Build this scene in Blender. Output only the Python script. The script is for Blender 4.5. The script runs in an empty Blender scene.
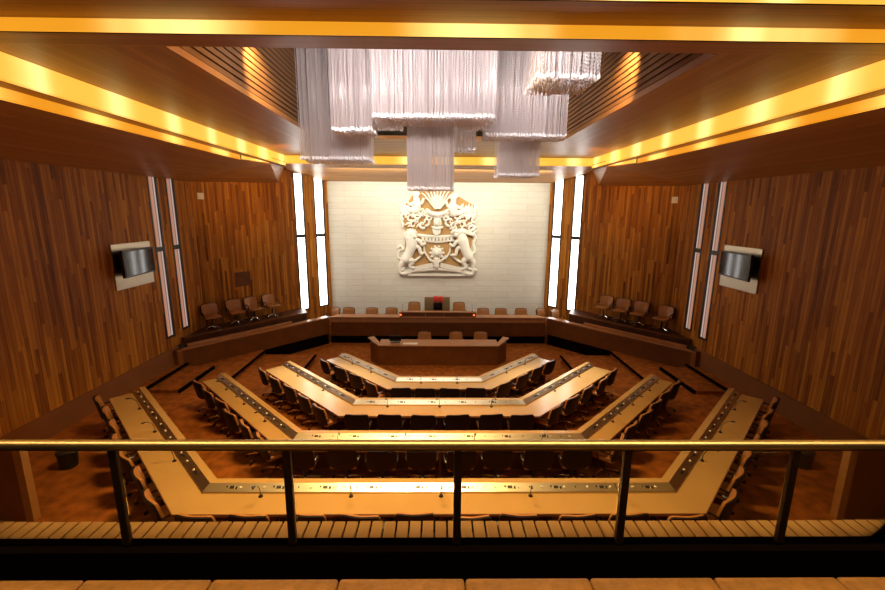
import bpy, bmesh, math, random
from mathutils import Vector, Matrix
random.seed(7)
R = math.radians
scene = bpy.context.scene
COL = scene.collection
PI = math.pi

# ------------------------------------------------------------ camera, world, lights, exposure
CAMZ = 5.6
cd = bpy.data.cameras.new('camera'); cam = bpy.data.objects.new('camera', cd); COL.objects.link(cam)
cd.sensor_width = 36.0; cd.lens = 36.0 * 418 / 885; cd.clip_start = 0.05
cam.matrix_world = (Matrix.Translation((-0.08, 0, CAMZ)) @ Matrix.Rotation(R(-0.8), 4, 'Z')
                    @ Matrix.Rotation(R(90 - 11.36), 4, 'X') @ Matrix.Rotation(R(0.45), 4, 'Z'))
scene.camera = cam
vs = scene.view_settings
vs.view_transform = 'Standard'; vs.look = 'None'; vs.exposure = 0.0; vs.gamma = 1.0; vs.use_curve_mapping = False
w = bpy.data.worlds.new('world'); scene.world = w; w.use_nodes = True
w.node_tree.nodes['Background'].inputs[0].default_value = (1.0, 0.55, 0.25, 1)
w.node_tree.nodes['Background'].inputs[1].default_value = 0.01

def area(name, loc, size, energy, color, rot=(0, 0, 0), spread=180):
    l = bpy.data.lights.new(name, 'AREA'); l.shape = 'RECTANGLE'; l.size, l.size_y = size
    l.energy = energy; l.color = color; l.spread = R(spread)
    o = bpy.data.objects.new(name, l); COL.objects.link(o); o.location = loc; o.rotation_euler = rot
    return o
def spot(name, loc, target, energy, color, angle=60, blend=0.6, rad=0.06):
    l = bpy.data.lights.new(name, 'SPOT'); l.energy = energy; l.color = color
    l.spot_size = R(angle); l.spot_blend = blend; l.shadow_soft_size = rad
    o = bpy.data.objects.new(name, l); COL.objects.link(o); o.location = loc
    o.rotation_euler = (Vector(target) - Vector(loc)).to_track_quat('-Z', 'Y').to_euler()
    return o
WARM = (1.0, 0.62, 0.24)
NEUT = (1.0, 0.93, 0.84)
# unseen fill lamps added inside the ceiling well, shining down on the desks
area('well_fill', (-0.9, 6.6, 9.3), (2.8, 1.0), 480, WARM, (0, 0, 0), 105)
area('well_fill', (0, 12.25, 9.3), (5.5, 0.4), 150, NEUT, (0, 0, 0), 140)
# unseen fill lamps added in the well to brighten the strands
area('strand_fill', (-1.0, 5.95, 7.95), (3.2, 0.2), 165, (1.0, 0.91, 0.88), (R(97), 0, 0), 125)
area('strand_fill', (1.9, 5.95, 7.95), (0.9, 0.2), 14, (1.0, 0.92, 0.90), (R(97), 0, 0), 110)
area('strand_fill', (2.0, 8.5, 8.3), (1.6, 0.2), 22, (1.0, 0.91, 0.88), (R(90), 0, 0), 110)
area('strand_fill', (0, 8.6, 8.7), (5.0, 0.3), 8, (1.0, 0.93, 0.95), (R(60), 0, 0), 150)
# wall washer over the stone wall
area('wall_washer', (0, 17.2, 7.1), (9.0, 0.25), 130, (1.0, 0.96, 0.82), (R(62), 0, 0), 170)
for x in (-3.2, 0, 3.2):  # unseen spots added to fill the stone wall from the front
    spot('stone_fill', (x, 14.2, 7.5), (x * 1.05, 19.3, 4.6), 620, (1.0, 0.94, 0.78), 70, .9)
# unseen spots added to brighten the desks, soffits and side walls
for sx in (-1, 1):
    spot('desk_fill', (sx * 3.2, 13.0, 7.5), (sx * 3.4, 11.0, 1), 3200, NEUT, 36, .9)
    spot('soffit_fill', (sx * 4.4, 13.4, 7.35), (sx * 7.2, 16.2, 6.8), 280, (1.0, .5, .12), 70, .9)  # added in place of amber slot spill on the wedge soffits
    spot('wall_spot', (sx * 3.0, 8.0, 8.6), (sx * 8.6, 14.0, 3), 420, WARM, 75, .9)
spot('dais_fill', (0, 12.4, 9.2), (0, 16.5, 0.8), 450, NEUT, 50, .8)  # unseen fill added for the dais and lower stone wall
area('gallery_fill', (0, 1.3, 7.9), (12, 1.0), 175, (1.0, 0.68, 0.30), (0, 0, 0), 130)  # unseen lamp added above the gallery to brighten rail, ledge and seats

# ------------------------------------------------------------ materials
M = {}
def newmat(name):
    m = bpy.data.materials.new(name); m.use_nodes = True
    nt = m.node_tree; b = nt.nodes['Principled BSDF']; M[name] = m
    return m, nt, b
def N(nt, t, **kw):
    n = nt.nodes.new(t)
    for k, v in kw.items(): setattr(n, k, v)
    return n
def L(nt, a, b): nt.links.new(a, b)
def plain(name, col, rough=0.5, metal=0.0, noise=0.0, scale=8, bump=0.0, spec=0.5):
    m, nt, b = newmat(name)
    b.inputs['Base Color'].default_value = (*col, 1); b.inputs['Roughness'].default_value = rough
    b.inputs['Metallic'].default_value = metal; b.inputs['Specular IOR Level'].default_value = spec
    if noise or bump:
        tc = N(nt, 'ShaderNodeTexCoord'); n = N(nt, 'ShaderNodeTexNoise'); n.inputs['Scale'].default_value = scale
        n.inputs['Detail'].default_value = 5
        L(nt, tc.outputs['Object'], n.inputs['Vector'])
        if noise:
            r = N(nt, 'ShaderNodeValToRGB')
            r.color_ramp.elements[0].position = 0.3; r.color_ramp.elements[1].position = 0.7
            r.color_ramp.elements[0].color = (*[c * (1 - noise) for c in col], 1)
            r.color_ramp.elements[1].color = (*[min(1, c * (1 + noise)) for c in col], 1)
            L(nt, n.outputs[0], r.inputs[0]); L(nt, r.outputs[0], b.inputs['Base Color'])
        if bump:
            bp = N(nt, 'ShaderNodeBump'); bp.inputs['Strength'].default_value = bump; bp.inputs['Distance'].default_value = 0.02
            L(nt, n.outputs[0], bp.inputs['Height']); L(nt, bp.outputs[0], b.inputs['Normal'])
    return m
def math_(nt, op, a, b=None, c=None):
    n = N(nt, 'ShaderNodeMath', operation=op)
    for i, x in enumerate((a, b, c)):
        if x is None: continue
        if isinstance(x, (int, float)): n.inputs[i].default_value = x
        else: L(nt, x, n.inputs[i])
    return n.outputs[0]
def planks(name, cols, width=0.11, length=1.9, rough=0.4, grain=1.0, gap=0.05, src='UV', swap=False, bump=0.4, spec=0.4):
    """vertical boards: u across (metres), v along"""
    m, nt, b = newmat(name)
    tc = N(nt, 'ShaderNodeTexCoord'); sp = N(nt, 'ShaderNodeSeparateXYZ'); L(nt, tc.outputs[src], sp.inputs[0])
    u, v = (sp.outputs[1], sp.outputs[0]) if swap else (sp.outputs[0], sp.outputs[1])
    uw = math_(nt, 'DIVIDE', u, width); iu = math_(nt, 'FLOOR', uw); fu = math_(nt, 'FRACT', uw)
    wn = N(nt, 'ShaderNodeTexWhiteNoise', noise_dimensions='1D'); L(nt, iu, wn.inputs['W'])
    vl = math_(nt, 'ADD', math_(nt, 'DIVIDE', v, length), math_(nt, 'MULTIPLY', wn.outputs[0], 7.3))
    iv = math_(nt, 'FLOOR', vl)
    cb = N(nt, 'ShaderNodeCombineXYZ'); L(nt, iu, cb.inputs[0]); L(nt, iv, cb.inputs[1])
    w2 = N(nt, 'ShaderNodeTexWhiteNoise', noise_dimensions='2D'); L(nt, cb.outputs[0], w2.inputs['Vector'])
    # grain
    g = N(nt, 'ShaderNodeCombineXYZ'); L(nt, math_(nt, 'MULTIPLY', u, 22.0), g.inputs[0]); L(nt, math_(nt, 'MULTIPLY', v, 0.9), g.inputs[1]); L(nt, math_(nt, 'MULTIPLY', w2.outputs[0], 31.0), g.inputs[2])
    ns = N(nt, 'ShaderNodeTexNoise'); ns.inputs['Scale'].default_value = 1.0; ns.inputs['Detail'].default_value = 4; ns.inputs['Roughness'].default_value = 0.65
    L(nt, g.outputs[0], ns.inputs['Vector'])
    f = math_(nt, 'ADD', math_(nt, 'MULTIPLY', w2.outputs[0], 0.62), math_(nt, 'MULTIPLY', math_(nt, 'SUBTRACT', ns.outputs[0], 0.28), 0.85 * grain))
    r = N(nt, 'ShaderNodeValToRGB'); L(nt, f, r.inputs[0])
    els = r.color_ramp.elements
    while len(els) < len(cols): els.new(0.5)
    for i, c in enumerate(cols):
        els[i].position = i / (len(cols) - 1) * 0.9 + 0.05; els[i].color = (*c, 1)
    edge = math_(nt, 'LESS_THAN', fu, gap)
    mx = N(nt, 'ShaderNodeMix', data_type='RGBA'); L(nt, edge, mx.inputs[0]); L(nt, r.outputs[0], mx.inputs[6])
    mx.inputs[7].default_value = (*[c * 0.35 for c in cols[0]], 1)
    L(nt, mx.outputs[2], b.inputs['Base Color'])
    b.inputs['Roughness'].default_value = rough; b.inputs['Specular IOR Level'].default_value = spec
    h = math_(nt, 'ADD', math_(nt, 'MULTIPLY', ns.outputs[0], 0.25), math_(nt, 'MULTIPLY', math_(nt, 'SUBTRACT', 1.0, edge), 0.5))
    h = math_(nt, 'ADD', h, math_(nt, 'MULTIPLY', w2.outputs[0], 0.7))
    bp = N(nt, 'ShaderNodeBump'); bp.inputs['Strength'].default_value = bump; bp.inputs['Distance'].default_value = 0.012
    L(nt, h, bp.inputs['Height']); L(nt, bp.outputs[0], b.inputs['Normal'])
    return m
planks('wall_planks', [(0.10, 0.026, 0.002), (0.27, 0.085, 0.007), (0.42, 0.150, 0.012), (0.60, 0.25, 0.022)], 0.085, 1.7, 0.55, 1.3, spec=0.2)
planks('ceiling_wood', [(0.34, 0.145, 0.042), (0.43, 0.20, 0.060), (0.50, 0.25, 0.080)], 0.14, 3.5, 0.42, 0.7, 0.03, bump=0.15)
planks('slat_wood', [(0.20, 0.095, 0.035), (0.25, 0.12, 0.045), (0.29, 0.14, 0.055)], 0.14, 3.5, 0.75, 0.8, 0.0, src='Object', bump=0.1)
planks('ledge_wood', [(0.50, 0.26, 0.075), (0.58, 0.32, 0.10), (0.66, 0.38, 0.13)], 0.075, 4.0, 0.5, 0.5, 0.0, src='Object', bump=0.1)
plain('dark_wood', (0.07, 0.020, 0.005), 0.4, noise=0.3, scale=3)
plain('panel_wood', (0.14, 0.045, 0.008), 0.38, noise=0.2, scale=2.5)
plain('bench_top_wood', (0.42, 0.19, 0.07), 0.3, noise=0.12, scale=4)
plain('post_wood', (0.42, 0.19, 0.05), 0.5, noise=0.1, scale=6)
plain('desk_laminate', (0.46, 0.27, 0.085), 0.22, noise=0.05, scale=1.5, spec=0.8)
plain('desk_edge', (0.22, 0.09, 0.03), 0.4)
plain('console_metal', (0.66, 0.58, 0.42), 0.34, 1.0)
plain('console_dark', (0.02, 0.018, 0.015), 0.4)
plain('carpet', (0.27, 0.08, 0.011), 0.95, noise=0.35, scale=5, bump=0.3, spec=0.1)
plain('shaded_carpet', (0.006, 0.004, 0.003), 0.95, spec=0.05)  # gallery floor: its shadow put into a near-black colour
plain('black_void', (0.005, 0.003, 0.002), 0.9, spec=0.0)
plain('leather_tan', (0.42, 0.17, 0.040), 0.38, noise=0.12, scale=14, bump=0.1)
plain('seat_leather', (0.36, 0.17, 0.045), 0.45, noise=0.22, scale=30, bump=0.3)
plain('chair_shell', (0.010, 0.005, 0.004), 0.5, spec=0.2)
plain('black_plastic', (0.012, 0.011, 0.011), 0.35)
plain('chrome', (0.75, 0.73, 0.70), 0.15, 1.0)
plain('steel', (0.62, 0.55, 0.46), 0.3, 1.0)
plain('brass', (0.80, 0.62, 0.32), 0.36, 1.0, noise=0.08, scale=9)
plain('bronze', (0.05, 0.028, 0.014), 0.35, 0.6)
plain('plaster', (0.86, 0.82, 0.70), 0.6, noise=0.04, scale=10)
plain('plaster_shade', (0.50, 0.29, 0.10), 0.8)  # tan shade between the relief parts put into colour; shield shares it
plain('screen', (0.006, 0.005, 0.006), 0.08)
plain('paper', (0.8, 0.76, 0.66), 0.7)
plain('white_plastic', (0.75, 0.68, 0.55), 0.5)
plain('red_cloth', (0.65, 0.03, 0.015), 0.6)
plain('throne_leather', (0.22, 0.13, 0.05), 0.45, noise=0.1)
plain('dado', (0.22, 0.075, 0.014), 0.5, noise=0.12, scale=1.5)
def emis(name, col, strength):
    m, nt, b = newmat(name)
    b.inputs['Base Color'].default_value = (*[c * 0.5 for c in col], 1)
    b.inputs['Emission Color'].default_value = (*col, 1); b.inputs['Emission Strength'].default_value = strength
    return m
emis('daylight_pane', (1.0, 0.96, 0.90), 7.0)
emis('red_lamp', (1.0, 0.12, 0.03), 3.0)
def pane_pink():
    m, nt, b = newmat('striped_pane')
    tc = N(nt, 'ShaderNodeTexCoord'); sp = N(nt, 'ShaderNodeSeparateXYZ'); L(nt, tc.outputs['UV'], sp.inputs[0])
    r = N(nt, 'ShaderNodeValToRGB'); L(nt, sp.outputs[0], r.inputs[0]); e = r.color_ramp.elements
    r.color_ramp.interpolation = 'LINEAR'
    st = [(0, (0.35, 0.09, 0.03)), (0.3, (0.85, 0.36, 0.22)), (0.55, (0.8, 0.45, 0.33)), (0.7, (0.2, 0.07, 0.04)), (0.85, (1.2, 1.0, 0.9)), (1, (0.4, 0.15, 0.1))]
    while len(e) < len(st): e.new(0.5)
    for i, (p, c) in enumerate(st): e[i].position = p; e[i].color = (*c, 1)
    b.inputs['Base Color'].default_value = (0.1, 0.06, 0.05, 1)
    L(nt, r.outputs[0], b.inputs['Emission Color']); b.inputs['Emission Strength'].default_value = 0.5
pane_pink()
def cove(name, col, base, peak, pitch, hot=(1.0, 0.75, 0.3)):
    """slot glow put into emission, with brighter spots spaced along u"""
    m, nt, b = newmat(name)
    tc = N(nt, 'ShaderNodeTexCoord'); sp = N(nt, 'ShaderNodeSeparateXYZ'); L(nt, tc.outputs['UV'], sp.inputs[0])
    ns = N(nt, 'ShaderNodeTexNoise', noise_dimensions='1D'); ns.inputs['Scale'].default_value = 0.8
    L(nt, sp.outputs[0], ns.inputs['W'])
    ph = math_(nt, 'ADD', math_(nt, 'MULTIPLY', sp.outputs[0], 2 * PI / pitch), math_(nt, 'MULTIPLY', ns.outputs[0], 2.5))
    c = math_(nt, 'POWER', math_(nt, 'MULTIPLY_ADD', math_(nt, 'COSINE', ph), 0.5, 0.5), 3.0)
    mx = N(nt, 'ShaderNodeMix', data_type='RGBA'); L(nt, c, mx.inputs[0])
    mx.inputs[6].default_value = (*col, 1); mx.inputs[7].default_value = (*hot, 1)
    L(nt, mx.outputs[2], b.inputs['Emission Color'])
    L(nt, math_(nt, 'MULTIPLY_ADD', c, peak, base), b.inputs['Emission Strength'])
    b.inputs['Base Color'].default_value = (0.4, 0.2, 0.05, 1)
cove('cove_bright', (1.0, 0.52, 0.06), 1.1, 0.45, 1.6, (1.0, 0.72, 0.22))  # slot faces lit by hidden lamps, their glow put into emission
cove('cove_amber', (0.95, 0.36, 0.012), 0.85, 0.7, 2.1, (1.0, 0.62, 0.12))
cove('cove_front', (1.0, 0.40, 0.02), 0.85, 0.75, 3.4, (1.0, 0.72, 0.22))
def stone():
    m, nt, b = newmat('wall_stone')
    tc = N(nt, 'ShaderNodeTexCoord')
    br = N(nt, 'ShaderNodeTexBrick'); L(nt, tc.outputs['UV'], br.inputs['Vector'])
    br.inputs['Scale'].default_value = 1.0; br.inputs['Brick Width'].default_value = 1.5; br.inputs['Row Height'].default_value = 0.27
    br.inputs['Mortar Size'].default_value = 0.007; br.inputs['Bias'].default_value = 0.0
    br.inputs['Color1'].default_value = (0.80, 0.76, 0.64, 1); br.inputs['Color2'].default_value = (0.76, 0.71, 0.58, 1); br.inputs['Mortar'].default_value = (0.60, 0.53, 0.40, 1)
    ns = N(nt, 'ShaderNodeTexNoise'); ns.inputs['Scale'].default_value = 3; ns.inputs['Detail'].default_value = 6
    mp = N(nt, 'ShaderNodeMapping'); mp.inputs['Scale'].default_value = (0.6, 5, 1); L(nt, tc.outputs['UV'], mp.inputs[0]); L(nt, mp.outputs[0], ns.inputs['Vector'])
    mx = N(nt, 'ShaderNodeMix', data_type='RGBA', blend_type='MULTIPLY'); mx.inputs[0].default_value = 0.5
    L(nt, br.outputs[0], mx.inputs[6]); L(nt, ns.outputs[0], mx.inputs[7])
    r = N(nt, 'ShaderNodeMath', operation='MULTIPLY_ADD')
    sc = N(nt, 'ShaderNodeMix', data_type='RGBA', blend_type='MULTIPLY'); sc.inputs[0].default_value = 0.22
    L(nt, br.outputs[0], sc.inputs[6]); L(nt, ns.outputs[0], sc.inputs[7])
    L(nt, sc.outputs[2], b.inputs['Base Color']); b.inputs['Roughness'].default_value = 0.6
stone()
def crystal():
    m, nt, b = newmat('crystal')
    b.inputs['Base Color'].default_value = (0.82, 0.77, 0.77, 1); b.inputs['Roughness'].default_value = 0.18
    b.inputs['Specular IOR Level'].default_value = 0.9
    tr = N(nt, 'ShaderNodeBsdfTranslucent'); tr.inputs[0].default_value = (0.9, 0.84, 0.82, 1)
    mx = N(nt, 'ShaderNodeMixShader'); mx.inputs[0].default_value = 0.5
    out = nt.nodes['Material Output']
    L(nt, b.outputs[0], mx.inputs[1]); L(nt, tr.outputs[0], mx.inputs[2]); L(nt, mx.outputs[0], out.inputs[0])
crystal()
m_, nt_, b_ = newmat('crystal_drop'); b_.inputs['Base Color'].default_value = (0.96, 0.95, 0.97, 1); b_.inputs['Roughness'].default_value = 0.15
def glass():
    m, nt, b = newmat('clear_glass')
    t = N(nt, 'ShaderNodeBsdfTransparent'); t.inputs[0].default_value = (0.96, 0.97, 0.95, 1)
    g = N(nt, 'ShaderNodeBsdfGlossy'); g.inputs['Roughness'].default_value = 0.02
    fr = N(nt, 'ShaderNodeFresnel'); fr.inputs[0].default_value = 1.2
    mx = N(nt, 'ShaderNodeMixShader'); out = nt.nodes['Material Output']
    L(nt, fr.outputs[0], mx.inputs[0]); L(nt, t.outputs[0], mx.inputs[1]); L(nt, g.outputs[0], mx.inputs[2]); L(nt, mx.outputs[0], out.inputs[0])
glass()

# ------------------------------------------------------------ mesh helpers
class MB:
    def __init__(s): s.v = []; s.f = []; s.uv = {}
    def add(s, vs, fs, uvs=None):
        o = len(s.v); s.v += [tuple(x) for x in vs]
        for i, f in enumerate(fs):
            if uvs: s.uv[len(s.f)] = uvs[i]
            s.f.append(tuple(o + k for k in f))
        return s
    def box(s, x0, x1, y0, y1, z0, z1):
        x0, x1 = sorted((x0, x1)); y0, y1 = sorted((y0, y1)); z0, z1 = sorted((z0, z1))
        vs = [(x, y, z) for z in (z0, z1) for y in (y0, y1) for x in (x0, x1)]
        return s.add(vs, [(0, 2, 3, 1), (4, 5, 7, 6), (0, 1, 5, 4), (2, 6, 7, 3), (0, 4, 6, 2), (1, 3, 7, 5)])
    def obox(s, c, ax, ay, az, hx, hy, hz):
        c = Vector(c); ax = Vector(ax).normalized() * hx; ay = Vector(ay).normalized() * hy; az = Vector(az).normalized() * hz
        vs = [c + ax * i + ay * j + az * k for k in (-1, 1) for j in (-1, 1) for i in (-1, 1)]
        return s.add(vs, [(0, 2, 3, 1), (4, 5, 7, 6), (0, 1, 5, 4), (2, 6, 7, 3), (0, 4, 6, 2), (1, 3, 7, 5)])
    def rbox(s, x0, x1, y0, y1, z0, z1, b=0.02, seg=2):
        bm = bmesh.new(); bmesh.ops.create_cube(bm, size=1)
        for v in bm.verts:
            v.co = Vector(((x0 + x1) / 2 + v.co.x * (x1 - x0), (y0 + y1) / 2 + v.co.y * (y1 - y0), (z0 + z1) / 2 + v.co.z * (z1 - z0)))
        bmesh.ops.bevel(bm, geom=bm.edges[:], offset=b, segments=seg, affect='EDGES', profile=0.5)
        bm.verts.ensure_lookup_table()
        s.add([v.co[:] for v in bm.verts], [[v.index for v in f.verts] for f in bm.faces]); bm.free(); return s
    def prism(s, poly, dz):
        """poly: list of 3D points; dz vector extrude"""
        n = len(poly); P = [Vector(p) for p in poly]; D = Vector(dz)
        vs = P + [p + D for p in P]
        fs = [tuple(range(n))[::-1], tuple(range(n, 2 * n))] + [(i, (i + 1) % n, (i + 1) % n + n, i + n) for i in range(n)]
        return s.add(vs, fs)
    def tube(s, pts, rad, sides=8, caps=True):
        pts = [Vector(p) for p in pts]; n = len(pts)
        if isinstance(rad, (int, float)): rad = [rad] * n
        up = None; vs = []
        for i, p in enumerate(pts):
            d = (pts[min(i + 1, n - 1)] - pts[max(i - 1, 0)]).normalized()
            if up is None:
                up = d.orthogonal().normalized()
            up = (up - d * up.dot(d)).normalized(); sd = d.cross(up)
            for k in range(sides):
                a = 2 * PI * k / sides
                vs.append(p + (up * math.cos(a) + sd * math.sin(a)) * rad[i])
        fs = [(i * sides + k, i * sides + (k + 1) % sides, (i + 1) * sides + (k + 1) % sides, (i + 1) * sides + k) for i in range(n - 1) for k in range(sides)]
        if caps: fs += [tuple(range(sides))[::-1], tuple((n - 1) * sides + k for k in range(sides))]
        return s.add(vs, fs)
    def capsule(s, pts, rad, sides=10):
        """tapered tube with rounded ends"""
        pts = [Vector(p) for p in pts]; n = len(pts)
        if isinstance(rad, (int, float)): rad = [rad] * n
        d0 = (pts[0] - pts[1]).normalized(); d1 = (pts[-1] - pts[-2]).normalized()
        a = [(pts[0] + d0 * rad[0] * math.sin(t), rad[0] * math.cos(t)) for t in (1.45, 1.1, 0.7, 0.35)]
        b = [(pts[-1] + d1 * rad[-1] * math.sin(t), rad[-1] * math.cos(t)) for t in (0.35, 0.7, 1.1, 1.45)]
        return s.tube([p for p, _ in a] + pts + [p for p, _ in b], [r for _, r in a] + list(rad) + [r for _, r in b], sides)
    def ell(s, c, r, nu=12, nv=8):
        c = Vector(c); vs = []
        for j in range(nv + 1):
            th = PI * j / nv
            for i in range(nu):
                a = 2 * PI * i / nu
                vs.append(c + Vector((r[0] * math.sin(th) * math.cos(a), r[1] * math.sin(th) * math.sin(a), r[2] * math.cos(th))))
        fs = [(j * nu + i, (j + 1) * nu + i, (j + 1) * nu + (i + 1) % nu, j * nu + (i + 1) % nu) for j in range(nv) for i in range(nu)]
        return s.add(vs, fs)
    def cyl(s, c, r, h, sides=16, r2=None):
        c = Vector(c)
        return s.tube([c, c + Vector((0, 0, h))], [r, r if r2 is None else r2], sides)
    def quad_uv(s, pts, uvs): return s.add(pts, [(0, 1, 2, 3)], [uvs])
    def build(s, name, mat, parent=None, base=(0, 0, 0), smooth=False, weld=False):
        me = bpy.data.meshes.new(name); b = Vector(base)
        me.from_pydata([tuple(Vector(v) - b) for v in s.v], [], s.f)
        if s.uv:
            ul = me.uv_layers.new(name='UVMap')
            for fi, uvs in s.uv.items():
                p = me.polygons[fi]
                for k, li in enumerate(p.loop_indices): ul.data[li].uv = uvs[k]
        bm = bmesh.new(); bm.from_mesh(me)
        if weld: bmesh.ops.remove_doubles(bm, verts=bm.verts[:], dist=1e-5)
        bmesh.ops.recalc_face_normals(bm, faces=bm.faces[:]); bm.to_mesh(me); bm.free()
        if smooth:
            for p in me.polygons: p.use_smooth = True
            try: me.set_sharp_from_angle(angle=R(40))
            except Exception: pass
        me.materials.append(M[mat] if isinstance(mat, str) else mat)
        o = bpy.data.objects.new(name, me); COL.objects.link(o)
        if parent is not None: o.parent = parent
        else: o.location = b
        return o
def tag(o, label=None, cat=None, group=None, kind=None):
    if label: o['label'] = label
    if cat: o['category'] = cat
    if group: o['group'] = group
    if kind: o['kind'] = kind
    return o
def empty(name, loc, rz=0, label=None, cat=None, group=None, kind=None):
    o = bpy.data.objects.new(name, None); COL.objects.link(o); o.location = loc; o.rotation_euler = (0, 0, rz)
    o.empty_display_size = 0.1
    return tag(o, label, cat, group, kind)
def struct(mb, name, mat, parent=None, **kw):
    o = mb.build(name, mat, parent, **kw)
    if parent is None: o['kind'] = 'structure'
    return o
def copy_tree(o, parent=None):
    c = o.copy(); COL.objects.link(c); c.parent = parent
    for ch in kids.get(o.name, []):
        copy_tree(ch, c)
    return c
kids = {}
def index_kids(root):
    """remember the children of a prototype (thing > part > sub-part)"""
    for o in bpy.data.objects:
        if o.parent is not None: kids.setdefault(o.parent.name, [])
        if o.parent is not None and o not in kids[o.parent.name]: kids[o.parent.name].append(o)
ORD = ['', 'first', 'second', 'third', 'fourth', 'fifth', 'sixth', 'seventh', 'eighth', 'ninth', 'tenth', 'eleventh', 'twelfth']

# ------------------------------------------------------------ room shell
WX = 8.6            # side wall
YD0 = 15.0          # where the splayed wall starts
BX, BY = 5.0, 19.3  # back wall corner
ZT = 9.6
C = Vector((0, 14.3, 0))

def wallbox(mb, p0, p1, z0, z1, th, side, u0=0.0):
    """upright wall slab between p0 and p1 with UVs in metres; side = +1/-1 thickness direction (left normal * side)"""
    p0 = Vector((*p0, 0)); p1 = Vector((*p1, 0)); d = p1 - p0; ln = d.length; d.normalize()
    n = Vector((-d.y, d.x, 0)) * side * th
    a, b = p0, p1
    Z0 = Vector((0, 0, z0)); Z1 = Vector((0, 0, z1))
    f = [(u0, z0), (u0 + ln, z0), (u0 + ln, z1), (u0, z1)]
    t = abs(th)
    mb.add([a + Z0, b + Z0, b + Z1, a + Z1], [(0, 1, 2, 3)], [f])
    mb.add([a + n + Z0, b + n + Z0, b + n + Z1, a + n + Z1], [(0, 1, 2, 3)], [f])
    mb.add([a + Z0, a + n + Z0, a + n + Z1, a + Z1], [(0, 1, 2, 3)], [[(u0, z0), (u0 + t, z0), (u0 + t, z1), (u0, z1)]])
    mb.add([b + Z0, b + n + Z0, b + n + Z1, b + Z1], [(0, 1, 2, 3)], [[(u0 + ln, z0), (u0 + ln + t, z0), (u0 + ln + t, z1), (u0 + ln, z1)]])
    mb.add([a + Z0, b + Z0, b + n + Z0, a + n + Z0], [(0, 1, 2, 3)], [[(u0, 0), (u0 + ln, 0), (u0 + ln, t), (u0, t)]])
    mb.add([a + Z1, b + Z1, b + n + Z1, a + n + Z1], [(0, 1, 2, 3)], [[(u0, 0), (u0 + ln, 0), (u0 + ln, t), (u0, t)]])

wn = [0]
def window(p0, p1, z0, z1, zm, out, pane):
    """slot window: frame, mid rail and panes; out = outward normal"""
    wn[0] += 1
    p0 = Vector((*p0, 0)); p1 = Vector((*p1, 0)); d = (p1 - p0); ln = d.length; d.normalize(); o3 = Vector((*out, 0)).normalized()
    root = empty('window_%d' % wn[0], ((p0.x + p1.x) / 2, (p0.y + p1.y) / 2, z0), kind='structure')
    base = root.location.copy()
    fr = MB(); up = Vector((0, 0, 1)); t = 0.03
    for q in (p0 + d * t, p1 - d * t):
        fr.obox(q + o3 * 0.03 + up * (z0 + z1) / 2, d, o3, up, t, 0.04, (z1 - z0) / 2)
    mid = (p0 + p1) / 2 + o3 * 0.03
    for zz, hh in ((z0 + t, t), (z1 - t, t), (zm, 0.07)):
        fr.obox(mid + up * zz, d, o3, up, ln / 2 - t * 2, 0.038, hh)
    fr.build('window_frame', 'black_plastic', root, base)
    for a, b in ((z0 + 2 * t, zm - 0.07), (zm + 0.07, z1 - 2 * t)):
        m = MB(); q0 = p0 + d * 2 * t + o3 * 0.03; q1 = p1 - d * 2 * t + o3 * 0.03
        pts = [q0 + up * a, q1 + up * a, q1 + up * b, q0 + up * b]
        uv = [(0, a), (1, a), (1, b), (0, b)]
        m.add(pts, [(0, 1, 2, 3)], [uv]); e = o3 * 0.02
        m.add([p + e for p in pts], [(0, 1, 2, 3)], [uv])
        for i in range(4):
            j = (i + 1) % 4
            m.add([pts[i], pts[j], pts[j] + e, pts[i] + e], [(0, 1, 2, 3)], [[uv[i], uv[j], uv[j], uv[i]]])
        m.build('pane', pane, root, base, weld=True)

def wall_with_slots(name, p0, p1, slots, zfloor, side, outward):
    """slots: (s0, s1, zbot, ztop, zmid, pane) distances along"""
    P0 = Vector(p0); P1 = Vector(p1); d = (P1 - P0); ln = d.length; d.normalize()
    mb = MB(); s = 0.0
    at = lambda q: tuple(P0 + d * q)
    for (a, b, zb, zt, zm, pane) in slots:
        wallbox(mb, at(s), at(a), zfloor, ZT, 0.25, side, s)
        wallbox(mb, at(a), at(b), zfloor, zb, 0.25, side, a)
        wallbox(mb, at(a), at(b), zt, ZT, 0.25, side, a)
        s = b
    wallbox(mb, at(s), p1, zfloor, ZT, 0.25, side, s)
    struct(mb, name, 'wall_planks')
    for (a, b, zb, zt, zm, pane) in slots:
        window(at(a), at(b), zb, zt, zm, outward, pane)

dl = Vector((BX - WX, BY - YD0)).length   # splayed wall length
for sx, nm in ((-1, 'left'), (1, 'right')):
    wall_with_slots('wall_' + nm, (sx * WX, -3.0), (sx * WX, YD0), [(15.78, 16.22, 1.55, 6.62, 4.38, 'striped_pane'), (16.62, 17.06, 1.62, 6.62, 4.38, 'striped_pane')],
                    1.2, 1 if sx < 0 else -1, (sx, 0))
    wall_with_slots('wall_splay_' + nm, (sx * WX, YD0), (sx * BX, BY), [(dl * 0.70, dl * 0.785, 1.24, 7.15, 4.5, 'daylight_pane'), (dl * 0.872, dl * 0.965, 1.24, 7.15, 4.5, 'daylight_pane')],
                    0.0, 1 if sx < 0 else -1, (sx * (BY - YD0), (WX - BX)))
    # dado under the planked side wall
    m = MB().box(sx * (WX - 0.06), sx * (WX + 0.25), -3, 13.2, 0.0, 1.2)
    struct(m, 'baseboard_' + nm, 'dado')
m = MB(); wallbox(m, (-BX, BY), (BX, BY), 0.0, ZT, 0.25, 1); struct(m, 'wall_back', 'wall_stone')
m = MB(); wallbox(m, (-WX, -3), (WX, -3), 0.0, ZT, 0.25, -1); struct(m, 'wall_front', 'dark_wood')
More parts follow.
